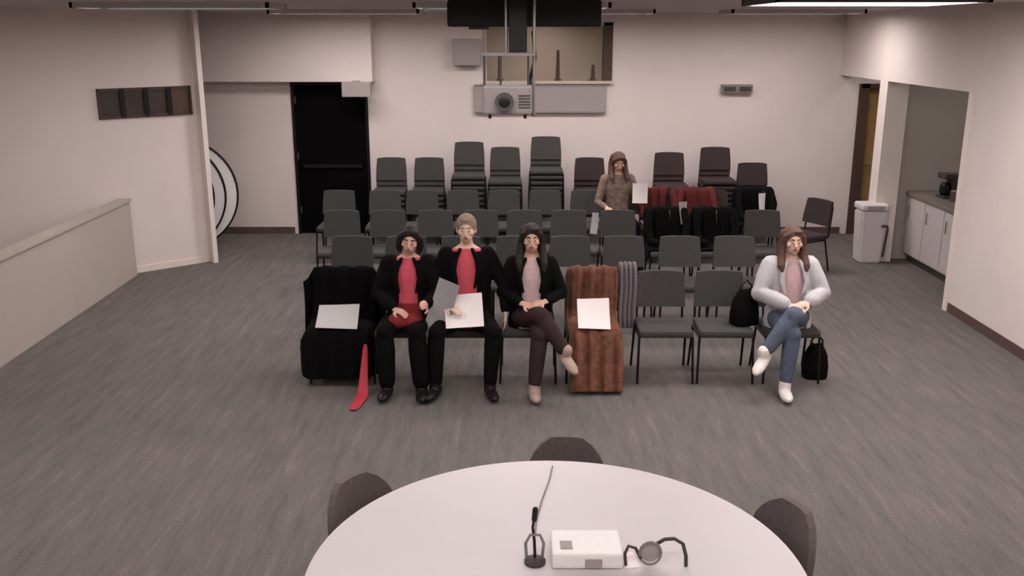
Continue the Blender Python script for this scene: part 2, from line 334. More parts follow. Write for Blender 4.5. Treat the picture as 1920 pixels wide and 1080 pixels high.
# ------------------------------------------------------------ round folding tables on edge behind the angled wall
for i, (cx, cy, lb) in enumerate(((-4.74, 12.28, 'front'), (-4.63, 12.44, 'second'), (-4.51, 12.60, 'rearmost'))):
    t = thing('folding_table', {'front': 'round white folding table stood on edge, front one behind the angled wall', 'second': 'round white folding table stood on edge, middle one behind the angled wall', 'rearmost': 'round white folding table stood on edge, rearmost and furthest right'}[lb], 'folding table', (cx, cy, .762), math.radians(12), 'round folding tables stored on edge')
    def disc(b, r0, r1, y0, y1):
        bb = bmesh.new(); lathe(bb, (0, 0, 0), [(r0, y0), (r1, y0), (r1, y1), (r0, y1)], 48)
        bmesh.ops.rotate(bb, verts=bb.verts, matrix=Matrix.Rotation(PI/2, 3, 'X')); me = bpy.data.meshes.new('t'); bb.to_mesh(me); b.from_mesh(me); bb.free()
    make('table_top', 'white', t, disc, .001, .735, .0, .03)
    def band(b):
        rs = [[b.verts.new((r*math.cos(q), y, r*math.sin(q))) for q in [2*PI*k/48 for k in range(48)]] for r, y in ((.735, -.035), (.76, -.03), (.76, .012), (.735, .012))]
        for j in range(4):
            for k in range(48): b.faces.new((rs[j][k], rs[j][(k+1) % 48], rs[(j+1) % 4][(k+1) % 48], rs[(j+1) % 4][k]))
    make('edge_band', 'black', t, band)
    make('folded_leg', 'dkgrey', t, lambda b: tube(b, [(-.35, .03, -.45), (-.35, .03, .45), (-.1, .03, .45)], .014))
    make('folded_leg', 'dkgrey', t, lambda b: tube(b, [(.35, .03, -.45), (.35, .03, .45), (.1, .03, .45)], .014))

# ------------------------------------------------------------ kitchenette and bin
t = thing('counter_cabinet', 'pale base cabinet with a stone top in the right hand kitchenette', 'cabinet', (5.12, 10.35, 0)); CL = 1.6
make('body', 'cab', t, lambda b: bbox(b, (.02, 0, .1), (.6, CL, .87))); make('plinth', 'dkgrey', t, lambda b: bbox(b, (.06, .02, 0), (.58, CL-.02, .1)))
make('counter_top', 'counter', t, lambda b: pad(b, (.3, CL/2, .89), (.66, CL+.02, .04), .006))
for i in range(3):
    dr = make('door', 'cab', t, lambda b: pad(b, (.01, CL*(i+.5)/3, .48), (.02, CL/3-.02, .72), .004)); make('handle', 'steel', dr, lambda b: tube(b, [(-.02, CL*(i+.5)/3+.16, .6), (-.02, CL*(i+.5)/3+.16, .74)], .007))
t = thing('coffee_maker', 'dark coffee maker on the kitchenette counter', 'appliance', (5.42, 11.45, .91))
make('body', 'dkgrey', t, lambda b: (pad(b, (.05, 0, .15), (.12, .22, .3), .015), pad(b, (-.06, 0, .27), (.14, .22, .07), .015), pad(b, (-.06, 0, .015), (.14, .22, .03), .008)))
cp = make('carafe', 'black', t, lambda b: lathe(b, (-.07, 0, .032), [(.05, 0), (.065, .05), (.06, .12), (.04, .16)])); make('handle', 'black', cp, lambda b: tube(b, [(-.07, -.06, .06), (-.07, -.1, .08), (-.07, -.1, .13), (-.07, -.055, .15)], .008))
t = thing('paper_towel_box', 'low brown box behind the coffee maker on the counter', 'box', (5.45, 11.1, .91)); make('carton', 'brown', t, lambda b: pad(b, (0, 0, .06), (.25, .3, .12), .006)); make('lid', 'grey', t, lambda b: bbox(b, (-.12, -.14, .12), (.12, .14, .13)))
p = gpt(1624, 488)
t = thing('waste_bin', 'tall white waste bin before the column beside the oak door', 'waste bin', (p.x-.02, p.y-.05, 0))
def tap(b, w0, w1, h, dd):
    lo = [b.verts.new((x*w0, y*w0*dd, 0)) for x, y in ((-1, -1), (1, -1), (1, 1), (-1, 1))]; hi = [b.verts.new((x*w1, y*w1*dd, h)) for x, y in ((-1, -1), (1, -1), (1, 1), (-1, 1))]
    b.faces.new(lo[::-1]); b.faces.new(hi)
    for i in range(4): b.faces.new((lo[i], lo[(i+1) % 4], hi[(i+1) % 4], hi[i]))
    bmesh.ops.bevel(b, geom=b.edges[:], offset=.02, segments=3, affect='EDGES')
make('bin_body', 'binw', t, tap, .14, .165, .68, .9)
make('lid', 'binw', t, lambda b: (pad(b, (0, 0, .73), (.35, .32, .09), .035, seg=3)))
make('swing_flap', 'greyp', t, lambda b: pad(b, (0, -.158, .73), (.22, .012, .05), .004))
make('side_handle', 'dkgrey', t, lambda b: tube(b, [(.1, -.165, .5), (.16, -.165, .5), (.172, -.16, .46), (.15, -.14, .1)], .016))

# ------------------------------------------------------------ audience chairs
def make_chair(label, fab='fabric', loc=(0, 0, 0)):
    t = thing('audience_chair', label, 'chair', loc)
    make('seat', fab, t, lambda b: pad(b, (0, 0, .445), (.45, .43, .06), .025))
    rx = Matrix.Rotation(math.radians(-9), 3, 'X')
    def back(b):
        n = 9; fr = []
        for i in range(n):
            u = i/(n-1)*2-1
            for j in range(7):
                v = j/6; wd_ = .215-.018*v**2
                x = u*wd_; z = .57+.31*v-.012*abs(u)**4*v; y = .225+.05*v-.02*(1-u*u)*0+.012*(u*u)*-1
                fr.append((x, y, z))
        F_ = [b.verts.new((x, y-.02, z)) for x, y, z in fr]; B_ = [b.verts.new((x, y+.02, z)) for x, y, z in fr]
        q = lambda i, j: i*7+j
        for i in range(n-1):
            for j in range(6):
                b.faces.new((F_[q(i, j)], F_[q(i+1, j)], F_[q(i+1, j+1)], F_[q(i, j+1)])); b.faces.new((B_[q(i, j+1)], B_[q(i+1, j+1)], B_[q(i+1, j)], B_[q(i, j)]))
        ed = [q(i, 0) for i in range(n)]+[q(n-1, j) for j in range(1, 7)]+[q(i, 6) for i in range(n-2, -1, -1)]+[q(0, j) for j in range(5, 0, -1)]
        for k in range(len(ed)): a1, a2 = ed[k], ed[(k+1) % len(ed)]; b.faces.new((F_[a2], F_[a1], B_[a1], B_[a2]))
    make('backrest', fab, t, back, smooth=False)
    for s in (-1, 1):
        make('leg', 'black', t, lambda b: tube(b, [(s*.225, -.17, .41), (s*.235, -.21, .01)], .011, seg=8, round_ends=False))
        make('leg', 'black', t, lambda b: tube(b, [(s*.225, .16, .41), (s*.235, .25, .01)], .011, seg=8, round_ends=False))
        make('back_post', 'black', t, lambda b: tube(b, [(s*.2, .1, .412), (s*.2, .235, .43), (s*.2, .25, .56), (s*.19, .285, .8)], .011, seg=8))
    make('seat_frame', 'black', t, lambda b: (tube(b, [(-.225, -.17, .408), (-.225, .17, .408)], .011, seg=8), tube(b, [(.225, -.17, .408), (.225, .17, .408)], .011, seg=8), tube(b, [(-.225, .16, .408), (.225, .16, .408)], .011, seg=8), tube(b, [(-.225, -.15, .408), (.225, -.15, .408)], .011, seg=8)))
    return t
ORD = ['first', 'second', 'third', 'fourth', 'fifth', 'sixth', 'seventh', 'eighth', 'ninth', 'tenth', 'eleventh', 'twelfth']
proto = make_chair('proto'); protod = make_chair('proto', 'fabric_dark', (0, 0, 0)); used = set()
def place(pr, loc, rz, label, group):
    if pr.name not in used:
        used.add(pr.name); pr.location = loc; pr.rotation_euler = (0, 0, rz); tag(pr, label, 'chair', group); return pr
    return dup(pr, loc, rz, label, group)
ROWD = [7.9-.26, 9.33-.26, 10.77-.26, 12.2-.26]
ROWS = [[643, 760, 876, 990, 1110, 1240, 1350, 1470], [657, 760, 863, 966, 1069, 1172, 1275, 1378], [640, 728, 816, 900, 985, 1065, 1160, 1250, 1340, 1430], [634, 722, 790, 868, 945, 1022, 1100, 1172, 1252, 1335, 1415]]
WHO = {0: 'under black cloth', 1: 'under red top', 2: 'under tall black suit', 3: 'under plum trousers', 4: 'under brown cloth', 5: 'fully empty', 6: 'with a black bag', 7: 'under white cardigan'}
RN = ['front row', 'second row', 'third row', 'last row']
chairx = {}
for r, row in enumerate(ROWS):
    for k, px in enumerate(row):
        y = ROWD[r]; x = vpt(px, 440, y+.25).x; 
        Zc = (y+.2)*math.cos(PITCH)+(CAM_H-.8)*math.sin(PITCH); x = (px-960)/F*Zc
        chairx[(r, k)] = x
        rz = random.uniform(-.04, .04) if r else random.uniform(-.02, .02)
        lab = 'charcoal stacking chair, ' + ORD[k] + ' from the left in the ' + RN[r] + (', ' + WHO[k] if r == 0 else '')
        place(protod if (r == 3 and k > 6) else proto, (x, y, 0), rz, lab, 'chairs of the ' + RN[r])
STK = [(731, 297, 0), (803, 297, 0), (879, 268, 0), (947, 275, 0), (1024, 262, 0), (1107, 300, 1), (1258, 283, 1), (1345, 275, 1), (1416, 312, 1)]
for s, (px, py, dk) in enumerate(STK):
    zt = vpt(px, py, 13.05).z; n = max(2, round((zt-.88)/.075)+1); Zc = 13.05*math.cos(PITCH)+(CAM_H-zt)*math.sin(PITCH); x = (px-960)/F*Zc
    for k in range(n):
        lab = ('topmost' if k == n-1 else ORD[k]+' from the floor') + ' of the chairs in the ' + ORD[s] + ' stack from the doorway'
        place(protod if dk else proto, (x, 12.98-.012*k, .075*k), 0, lab, 'chairs stacked along the back wall')
# chair standing sideways at the end of the last row
place(protod, (3.62, 11.4, 0), math.radians(-62), 'dark chair turned sideways at the right end of the back rows', 'chairs of the last row')

# ------------------------------------------------------------ cloths
def drape(bm, prof, hw, over, amp=.012, flare=0, nx=36, seed=0, waves=9, drop_min=.015):
    "cloth along a (y,z) profile; beyond hw the sides fold away from the profile normal"
    rnd = random.Random(seed); P = []
    for (a, b_) in zip(prof, prof[1:]):
        n = max(2, int((Vector(b_)-Vector(a)).length/.035))
        P += [Vector(a).lerp(Vector(b_), i/n) for i in range(n)]
    P.append(Vector(prof[-1]))
    for _ in range(3): P = [P[0]]+[(P[i-1]+P[i]*2+P[i+1])/4 for i in range(1, len(P)-1)]+[P[-1]]
    ph = [rnd.uniform(0, 6) for _ in range(4)]; rows = []
    for i, p in enumerate(P):
        t = (P[min(i+1, len(P)-1)]-P[max(i-1, 0)]).normalized(); n = Vector((t.y, -t.x))   # (y,z) normal
        fr = i/(len(P)-1); row = []; loose = abs(t.y)
        for k in range(nx+1):
            u = k/nx*2-1; s = u*(hw+over); x = s; q = 0
            if abs(s) > hw:
                q = abs(s)-hw; x = math.copysign(hw+.01+q*(.12+flare), s)
            wv = amp*(.3+loose)*(math.sin(waves*u*2+ph[0]+fr*2)+.5*math.sin(waves*u*4.3+ph[1]-fr*3)) 
            yy = p.x - n.x*q + n.x*wv; z = p.y - n.y*q + n.y*wv
            row.append(bm.verts.new((x+amp*.4*math.sin(fr*14+ph[2]), yy, max(drop_min, z))))
        rows.append(row)
    for r0, r1 in zip(rows, rows[1:]):
        for k in range(nx): bm.faces.new((r0[k], r0[k+1], r1[k+1], r1[k]))
def cloth(name, m, loc, label, cat, thick=.008, parts=(), **k):
    bm = bmesh.new(); drape(bm, **k); o = obj(name, bm, m, None, True); o.location = loc; tag(o, label, cat)
    s = o.modifiers.new('thick', 'SOLIDIFY'); s.thickness = thick; s.offset = 1
    sb = o.modifiers.new('sub', 'SUBSURF'); sb.levels = 1; sb.render_levels = 1
    return o
full = [(.345, .25), (.34, .6), (.315, .90), (.28, .925), (.235, .90), (.19, .62), (.16, .505), (-.2, .495), (-.25, .46), (-.27, .3), (-.29, .08)]
x0 = chairx[(0, 0)]
cloth('black_cloth', 'blackcloth', (x0, ROWD[0], 0), 'black cloth draped over the leftmost front row chair', 'cloth', prof=full, hw=.245, over=.20, amp=.014, flare=.28, seed=1)
x4 = chairx[(0, 4)]
bc = cloth('brown_cloth', 'browncloth', (x4, ROWD[0], 0), 'brown folded cloth draped over a front row chair down to the carpet', 'cloth', prof=full[:-3]+[(-.27, .46), (-.36, .25), (-.46, .03)], hw=.20, over=.07, amp=.016, seed=3, waves=7)
cloth('mauve_cardigan', 'mauve', (x4+.32, ROWD[0]+.01, 0), 'mauve grey cardigan hanging between the brown cloth and the empty chair', 'cardigan', prof=[(.33, .5), (.33, .93), (.29, .955), (.25, .93), (.2, .6), (.17, .38)], hw=.06, over=.05, amp=.012, seed=5)
# signs
def sheet(loc, w_, h_, tilt, label, rz=0, m='paper', name='paper_sign', roll=0):
    bm = bmesh.new(); n = 8; F_ = []
    for i in range(n+1):
        for j in range(n+1):
            u, v = i/n-.5, j/n; F_.append(bm.verts.new((u*w_, .015*math.sin(v*2.5+u*1.5), v*h_)))
    for i in range(n):
        for j in range(n): bm.faces.new((F_[i*(n+1)+j], F_[(i+1)*(n+1)+j], F_[(i+1)*(n+1)+j+1], F_[i*(n+1)+j+1]))
    o = obj(name, bm, m, None, False); o.location = loc; o.rotation_euler = (-tilt, roll, rz); s = o.modifiers.new('t', 'SOLIDIFY'); s.thickness = .004
    return tag(o, label, 'paper')
sheet((x0+.005, ROWD[0]-.235, .508), .345, .25, math.radians(52), 'white paper sign leaning on the black draped chair', m='paper_dull')
sheet((x4-.01, ROWD[0]-.245, .508), .27, .29, math.radians(44), 'white paper lying on the brown draped chair')
# ribbon
rb = gpt(680, 745)
def ribbon(b):
    pts = [(.01, .20, .40, .02), (0.005, .12, .22, .03), (.0, .05, .08, .04), (.0, -.0, .016, .05), (-.01, -.1, .012, .05), (-.02, -.2, .014, .045), (-.03, -.3, .012, .035)]
    vs = []
    for x, y, z, w_ in pts: vs.append((b.verts.new((x-w_, y, z)), b.verts.new((x, y-.01, z+.006)), b.verts.new((x+w_, y, z))))
    for a, c in zip(vs, vs[1:]):
        b.faces.new((a[0], a[1], c[1], c[0])); b.faces.new((a[1], a[2], c[2], c[1]))
o = make('red_ribbon', 'ribbon', None, ribbon, smooth=True); o.location = (rb.x, rb.y, 0); o.modifiers.new('t', 'SOLIDIFY').thickness = .003; o.modifiers.new('s', 'SUBSURF').levels = 2
tag(o, 'red ribbon trailing from the black draped chair to the carpet', 'ribbon')

# ------------------------------------------------------------ people
def hand(bm, wrist, d, n, side, curl=.5):
    "d fingers' direction, n back-of-hand normal, side thumb side"
    d = Vector(d).normalized(); n = Vector(n); n = (n-d*n.dot(d)).normalized(); s = d.cross(n)*side; w_ = Vector(wrist)
    tube(bm, [w_-d*.02, w_+d*.025, w_+d*.06, w_+d*.085], [.026, .032, .038, .034], seg=12, flat=.45, up=n)
    for i, (o, l) in enumerate(((.028, .068), (.010, .078), (-.009, .072), (-.027, .056))):
        b0 = w_+d*.085+s*o; dd = d; pts = [b0-d*.02]
        for k, f in enumerate((.42, .33, .25)):
            dd = (dd - n*curl*(.35+.3*k)).normalized(); pts.append(pts[-1]+dd*(l*f+(.02 if k == 0 else 0)))
        tube(bm, pts, [.0105, .0098, .009, .008], seg=8, up=s)
    b0 = w_+d*.03+s*.028; d1 = (d*.6+s*.8-n*.2).normalized(); d2 = (d*.9+s*.25-n*.4).normalized()
    tube(bm, [b0-s*.01, b0+d1*.035, b0+d1*.035+d2*.03, b0+d1*.035+d2*.052], [.013, .012, .0105, .009], seg=8, up=n)
def foot(bm, ankle, d, r=1.0, grow=0):
    a = Vector(ankle); d = Vector(d).normalized(); u = Vector((0, 0, 1)); u = (u-d*u.dot(d)).normalized()
    base = a-u*.05
    tube(bm, [base-d*.055, base+d*.0, base+d*.08, base+d*.15, base+d*.175], [.032+grow, .04+grow, .042+grow, .038+grow, .024+grow], seg=12, flat=.8, up=u)
    tube(bm, [a+u*.03, a-u*.03], [.04+grow, .042+grow], seg=12)
TORSO = [(.47, .0, .165, .115), (.55, .005, .165, .115), (.66, .02, .14, .10), (.78, .035, .15, .105), (.90, .045, .17, .11), (.99, .05, .172, .098), (1.05, .05, .115, .07), (1.085, .045, .062, .055)]
def torso_rings(sx, lift, lean):
    return [(z+lift*((z-.47)/.6), y+lean*((z-.47)/.6), rx*sx, ry) for z, y, rx, ry in TORSO]
def loft(bm, rings, grow=0, seg=24, zmin=-1, zmax=9):
    R = []
    for z, y, rx, ry in rings:
        if zmin <= z <= zmax: R.append([bm.verts.new(((rx+grow)*math.sin(q), y-(ry+grow)*math.cos(q), z)) for q in [2*PI*k/seg for k in range(seg)]])
    for r0, r1 in zip(R, R[1:]):
        for k in range(seg): bm.faces.new((r0[k], r0[(k+1) % seg], r1[(k+1) % seg], r1[k]))
    bm.faces.new(R[0][::-1]); bm.faces.new(R[-1])
def cslab(bm, rings, gi, go, openf, seg=26):
    "open-fronted garment shell"
    G = []
    for i, (z, y, rx, ry) in enumerate(rings):
        a0 = math.radians(openf(i/(len(rings)-1))); qs = [a0+(2*PI-2*a0)*k/seg for k in range(seg+1)]
        inn = [bm.verts.new(((rx+gi)*math.sin(q), y-(ry+gi)*math.cos(q), z)) for q in qs]; out = [bm.verts.new(((rx+go)*math.sin(q), y-(ry+go)*math.cos(q), z)) for q in qs]
        G.append(out+inn[::-1])
    n = len(G[0])
    for r0, r1 in zip(G, G[1:]):
        for k in range(n): bm.faces.new((r0[k], r0[(k+1) % n], r1[(k+1) % n], r1[k]))
    bm.faces.new(G[0][::-1]); bm.faces.new(G[-1])
def person(label, loc, rz, J, look, sx=1.0, lift=0.0, lean=0.0, head_off=(0, 0, 0)):
    t = thing('person', label, 'person', loc, rz)
    rings = torso_rings(sx, lift, lean); top = 1.09+lift
    nk = Vector((0, .045+lean, top)); hc = Vector((0, .02+lean, top+.135))+Vector(head_off)
    hr = Matrix.Rotation(look.get('nod', 0), 3, 'X') @ Matrix.Rotation(look.get('roll', 0), 3, 'Y')
    hp = lambda v: hc+hr @ Vector(v)
    sh = {s: Vector((s*.165*sx, .045+lean, 1.01+lift)) for s in (-1, 1)}; A = J['arms']; Lg = J['legs']
    bm = bmesh.new()
    loft(bm, rings); tube(bm, [nk-Vector((0, 0, .04)), nk+Vector((0, -.003, .04)), hp((0, .01, -.06))], [.062, .05, .048], seg=14)
    ell(bm, hp((0, .008, .012)), (.074, .092, .102), hr, 20, 14); ell(bm, hp((0, -.022, -.055)), (.054, .062, .058), hr)
    ell(bm, hp((0, -.052, -.088)), (.024, .022, .02), hr)
    tube(bm, [hp((0, -.078, .012)), hp((0, -.094, -.012)), hp((0, -.106, -.03))], [.009, .011, .014], seg=8)
    ell(bm, hp((0, -.086, -.056)), (.024, .012, .012), hr); ell(bm, hp((-.044, -.06, -.022)), (.022, .02, .02), hr); ell(bm, hp((.044, -.06, -.022)), (.022, .02, .02), hr)
    for s in (-1, 1): ell(bm, hp((s*.077, .012, -.008)), (.01, .02, .032), hr)
    for s in (-1, 1):
        e, wr, hd, hn = A[s]; tube(bm, [sh[s], sh[s].lerp(Vector(e), .5), e, Vector(e).lerp(Vector(wr), .4), wr], [.052, .044, .037, .036, .025], seg=12)
        hand(bm, wr, hd, hn, J.get('thumb', {-1: 1, 1: -1})[s], J.get('curl', .5))
        hip, kn, an, fd = (s*.09, -.0, .55), Lg[s][0], Lg[s][1], Lg[s][2]
        tube(bm, [hip, Vector(hip).lerp(Vector(kn), .5), kn, Vector(kn).lerp(Vector(an), .35), an], [.088, .076, .056, .054, .036], seg=14)
        foot(bm, an, fd)
    remesh(obj('body', bm, look['skin'], t), .0075, 2)
    for s in (-1, 1):
        e_ = make('eye', 'eyewhite', t, lambda b: ell(b, hp((s*.03, -.080, .002)), (.012, .007, .0055), hr, 12, 8), smooth=True)
        make('iris', 'eye', e_, lambda b: ell(b, hp((s*.03, -.0855, .002)), (.0062, .003, .0052), hr, 10, 6), smooth=True)
        make('eyebrow', look['hair'], t, lambda b: tube(b, [hp((s*.014, -.088, .024)), hp((s*.03, -.087, .03)), hp((s*.046, -.076, .026))], [.004, .005, .003], seg=6), smooth=True)
    make('lips', 'lip', t, lambda b: (ell(b, hp((0, -.096, -.053)), (.022, .007, .005), hr, 12, 6), ell(b, hp((0, -.095, -.060)), (.018, .007, .006), hr, 12, 6)), smooth=True)
    # hair
    bm = bmesh.new(); ell(bm, hp((0, .022, .034)), (.088, .1, .098), hr, 20, 14); ell(bm, hp((0, .05, -.01)), (.08, .07, .09), hr)
    ell(bm, hp((look.get('part', .02), -.038, .085)), (.05, .042, .022), hr)
    if look.get('long'):
        Lh = look['long']
        for s in (-1, 1):
            tube(bm, [hp((s*.03, -.05, .08)), hp((s*.078, -.035, .045)), hp((s*.088, -.01, -.03)), Vector((hc.x+s*.095, hc.y-.03, hc.z-.13)), Vector((hc.x+s*.105, -.095+lean+.03, hc.z-.2)), Vector((hc.x+s*.1, -.105+lean+.02, hc.z-.2-Lh))], [.012, .022, .03, .036, .034, .018], seg=10)
            tube(bm, [hp((s*.05, .06, .05)), hp((s*.06, .08, -.06)), Vector((s*.07, hc.y+.09, hc.z-.2))], [.05, .05, .04], seg=10)
        tube(bm, [hp((0, .07, .05)), hp((0, .09, -.06)), Vector((0, hc.y+.1, hc.z-.24))], [.06, .06, .05], seg=10)
    elif look.get('bob'):
        for s in (-1, 1): tube(bm, [hp((s*.03, -.05, .085)), hp((s*.08, -.03, .04)), hp((s*.09, -.005, -.04)), hp((s*.08, -.0, -.1))], [.02, .028, .032, .022], seg=10)
    remesh(obj('hair', bm, look['hair'], t), .009, 2)
    # shirt
    bm = bmesh.new(); loft(bm, rings[:-1]+[(1.068+lift, .047+lean, .075, .058)], .011)
    if not look.get('jacket'):
        for s in (-1, 1):
            e, wr = Vector(A[s][0]), Vector(A[s][1]); tube(bm, [sh[s], sh[s].lerp(e, .5), e, e.lerp(wr, .5), e.lerp(wr, .86)], [.066, .058, .05, .044, .036], seg=12)
    remesh(obj('shirt', bm, look['shirt'], t), .009, 2)
    if look.get('jacket'):
        bm = bmesh.new(); of = look.get('open', lambda f: 34-14*f); cslab(bm, rings[:-1], .010, .040, of)
        for s in (-1, 1):
            e, wr = Vector(A[s][0]), Vector(A[s][1]); g = look.get('loose', 0)
            tube(bm, [sh[s]+Vector((-s*.01, 0, 0)), sh[s].lerp(e, .5), e, e.lerp(wr, .5), e.lerp(wr, .88)], [.074+g, .066+g, .058+g, .052+g, .042+g], seg=14)
        if look.get('skirted'): pass
        remesh(obj('jacket', bm, look['jacket'], t), .010, 3)
        # lapels
        for s in (-1, 1):
            zt, zb = top-.02, .72+lift*.5
            def lap(b):
                a = [(s*.05, -.055+lean, zt+.0), (s*.088, -.075+lean, zt-.07), (s*.105, -.112+lean*.8, zt-.16), (s*.07, -.122+lean*.6, zb+.08)]
                tube(b, a, [.014, .022, .024, .01], seg=8, flat=.5, up=(0, 1, 0))
            make('lapel', look['jacket'], t, lap, smooth=True)
    if look.get('tie'):
        make('tie', look['tie'], t, lambda b: tube(b, [(0, -.045+lean, top-.03), (0, -.078+lean, top-.09), (0, -.098+lean*.7, .86), (0, -.098+lean*.4, .72)], [.02, .017, .026, .03], seg=8, flat=.3, up=(0, 1, 0)), smooth=True)
    # trousers
    bm = bmesh.new(); ell(bm, (0, .0, .545), (.19*max(sx, .95), .135, .095))
    for s in (-1, 1):
        kn, an, fd = (Vector(v) for v in Lg[s]); hip = Vector((s*.09, -.0, .55)); tg = look.get('wide', 0)
        tube(bm, [hip, hip.lerp(kn, .5), kn, kn.lerp(an, .35), kn.lerp(an, .65), kn.lerp(an, look.get('cuff', .93))], [.102, .092, .073, .068+tg, .062+tg, .056+tg], seg=14)
    remesh(obj('trousers', bm, look['trousers'], t), .011, 3)
    for s in (-1, 1):
        bm = bmesh.new(); foot(bm, Lg[s][1], Lg[s][2], grow=.009); remesh(obj('shoe', bm, look['shoe'], t), .009, 2)
    return t, hc
PY = ROWD[0]-.03
def px2x(px, y=7.6, z=.6):
    return (px-960)/F*(y*math.cos(PITCH)+(CAM_H-z)*math.sin(PITCH))
# person 1: red top, black jacket
x1 = px2x(768)
t1, _ = person('seated person with dark hair in a red top and open black jacket', (x1, PY, 0), 0, dict(
    arms={-1: ((-.25, -.03, .76), (-.10, -.24, .69), (.7, -.55, -.1), (0, -.2, 1)), 1: ((.25, -.06, .78), (.17, -.27, .74), (-.05, -1, .25), (.9, -.1, .4))},
    legs={-1: ((-.16, -.42, .55), (-.15, -.46, .10), (-.15, -1, -.0)), 1: ((.10, -.43, .55), (.13, -.47, .10), (.1, -1, -.0))}),
    dict(skin='skin', hair='hair_dark', bob=True, shirt='pinkred', jacket='suit', trousers='suit', shoe='shoe_black', wide=.012, loose=.012, open=lambda f: 36-16*f, nod=.12, roll=.12), sx=1.0, head_off=(.02, -.01, -.01))
bm = bmesh.new(); loft(bm, [(.48, -.03, .16, .15), (.56, -.035, .165, .15), (.63, -.02, .155, .13), (.69, .0, .145, .115)], .012); tube(bm, [(-.06, -.08, .585), (-.07, -.3, .60)], .085, seg=12, flat=.8); tube(bm, [(.06, -.08, .585), (.06, -.3, .60)], .085, seg=12, flat=.8)
o = remesh(obj('tunic_hem', bm, 'darkredbag', t1), .011, 4); o['label'] = 'dark red lower part over the lap'
sheet((x1+.21, PY-.33, .46), .2, .5, math.radians(12), 'grey folder held slanting at the side of the person in red', rz=math.radians(-25), m='paper_grey', name='folder', roll=math.radians(14))
# person 2: suit and tie
x2 = px2x(876)
t2, _ = person('seated person in a black suit over a red shirt, knees wide apart', (x2, PY, 0), 0, dict(
    arms={-1: ((-.27, -.02, .80), (-.13, -.26, .72), (.55, -.75, -.1), (-.1, -.1, 1)), 1: ((.32, .0, .82), (.325, -.11, .62), (0, -.25, -1), (1, 0, 0))}, curl=.25,
    legs={-1: ((-.23, -.40, .54), (-.245, -.45, .10), (-.3, -1, 0)), 1: ((.23, -.40, .54), (.2, -.45, .10), (.25, -1, 0))}),
    dict(skin='skin2', hair='hair_fair', shirt='pinkred', jacket='suit', trousers='suit', shoe='shoe_black', open=lambda f: 34-10*f, part=.0), sx=1.08, lift=.08)
sheet((x2+.0, PY-.385, .575), .31, .28, math.radians(28), 'white paper on the lap of the person in the black suit', rz=.05, roll=-.06)
# person 3: long dark hair
x3 = px2x(996)
person('seated person with long dark hair, black jacket and plum trousers, legs crossed', (x3, PY, 0), 0, dict(
    arms={-1: ((-.24, -.02, .77), (-.08, -.22, .73), (.85, -.45, -.1), (0, -.4, 1)), 1: ((.25, -.03, .77), (.11, -.23, .75), (-.85, -.4, -.1), (0, -.4, 1))},
    legs={-1: ((.07, -.40, .68), (.27, -.50, .40), (.45, -.8, -.45)), 1: ((.06, -.43, .53), (.02, -.48, .10), (.05, -1, 0))}),
    dict(skin='skin', hair='hair_dark', long=.06, shirt='pinkpale', jacket='suit', trousers='plum', shoe='shoe_beige', open=lambda f: 40-22*f, wide=.0), sx=.95)
# person 4: white cardigan and jeans
x5 = px2x(1478)
person('seated person with brown hair in a white cardigan and jeans, legs crossed', (x5, PY, 0), 0, dict(
    arms={-1: ((-.26, -.04, .77), (-.08, -.23, .72), (.85, -.45, -.1), (0, -.4, 1)), 1: ((.26, -.04, .77), (.1, -.22, .74), (-.85, -.4, -.1), (0, -.4, 1))},
    legs={1: ((-.08, -.40, .68), (-.31, -.47, .38), (-.55, -.7, -.45)), -1: ((-.08, -.43, .53), (-.12, -.47, .10), (-.1, -1, 0))}),
    dict(skin='skin2', hair='hair_brown', long=.03, shirt='pinktop', jacket='cardigan', trousers='jeans', shoe='shoe_white', loose=.02, open=lambda f: 46-20*f, cuff=.86), sx=.98, lift=-.02)
# person 5: in the last row
y6 = ROWD[3]-.02; x6 = px2x(1158, 12, 1)
person('seated person with brown hair in an olive print top in the last row', (x6, y6, 0), .15, dict(
    arms={-1: ((-.27, -.02, .78), (-.2, -.22, .74), (.3, -.9, -.1), (0, -.1, 1)), 1: ((.26, -.02, .8), (.24, -.19, .80), (.1, -.2, 1), (.5, .9, .1))},
    legs={-1: ((-.12, -.42, .53), (-.13, -.46, .10), (-.1, -1, 0)), 1: ((.12, -.42, .53), (.12, -.46, .10), (.1, -1, 0))}),
    dict(skin='skin', hair='hair_brown', long=.02, shirt='olive', trousers='suit', shoe='shoe_black', nod=.35), sx=1.0, lift=.06)
sheet((x6+.25, y6-.25, .80), .19, .25, math.radians(6), 'white sheet held up by the person in the last row', name='paper_sheet', rz=-.1)

# ------------------------------------------------------------ bags and coats on the chairs
def bag(bm, w_, d_, h_):
    n = 8
    rg = [(0, .9), (.05, 1.0), (.35, 1.04), (.7, .92), (.92, .6), (1, .35)]
    R = [[bm.verts.new((w_*s*math.copysign(abs(math.cos(q))**.6, math.cos(q))*(1 if f < .6 else 1.0), d_*s*math.copysign(abs(math.sin(q))**.6, math.sin(q))*(1-f*.6), h_*f+.012*math.sin(3*q)*f)) for q in [2*PI*k/20 for k in range(20)]] for f, s in rg]
    for r0, r1 in zip(R, R[1:]):
        for k in range(20): bm.faces.new((r0[k], r0[(k+1) % 20], r1[(k+1) % 20], r1[k]))
    bm.faces.new(R[0][::-1]); bm.faces.new(R[-1])
def make_bag(loc, w_, d_, h_, label, rz=0):
    t = thing('handbag', label, 'bag', loc, rz); make('bag_body', 'blackcloth', t, bag, w_, d_, h_, smooth=True)
    make('strap', 'black', t, lambda b: tube(b, [(-w_*.5, 0, h_*.85), (-w_*.45, 0, h_*1.12), (0, .0, h_*1.3), (w_*.45, 0, h_*1.12), (w_*.5, 0, h_*.85)], .009, seg=8), smooth=True); return t
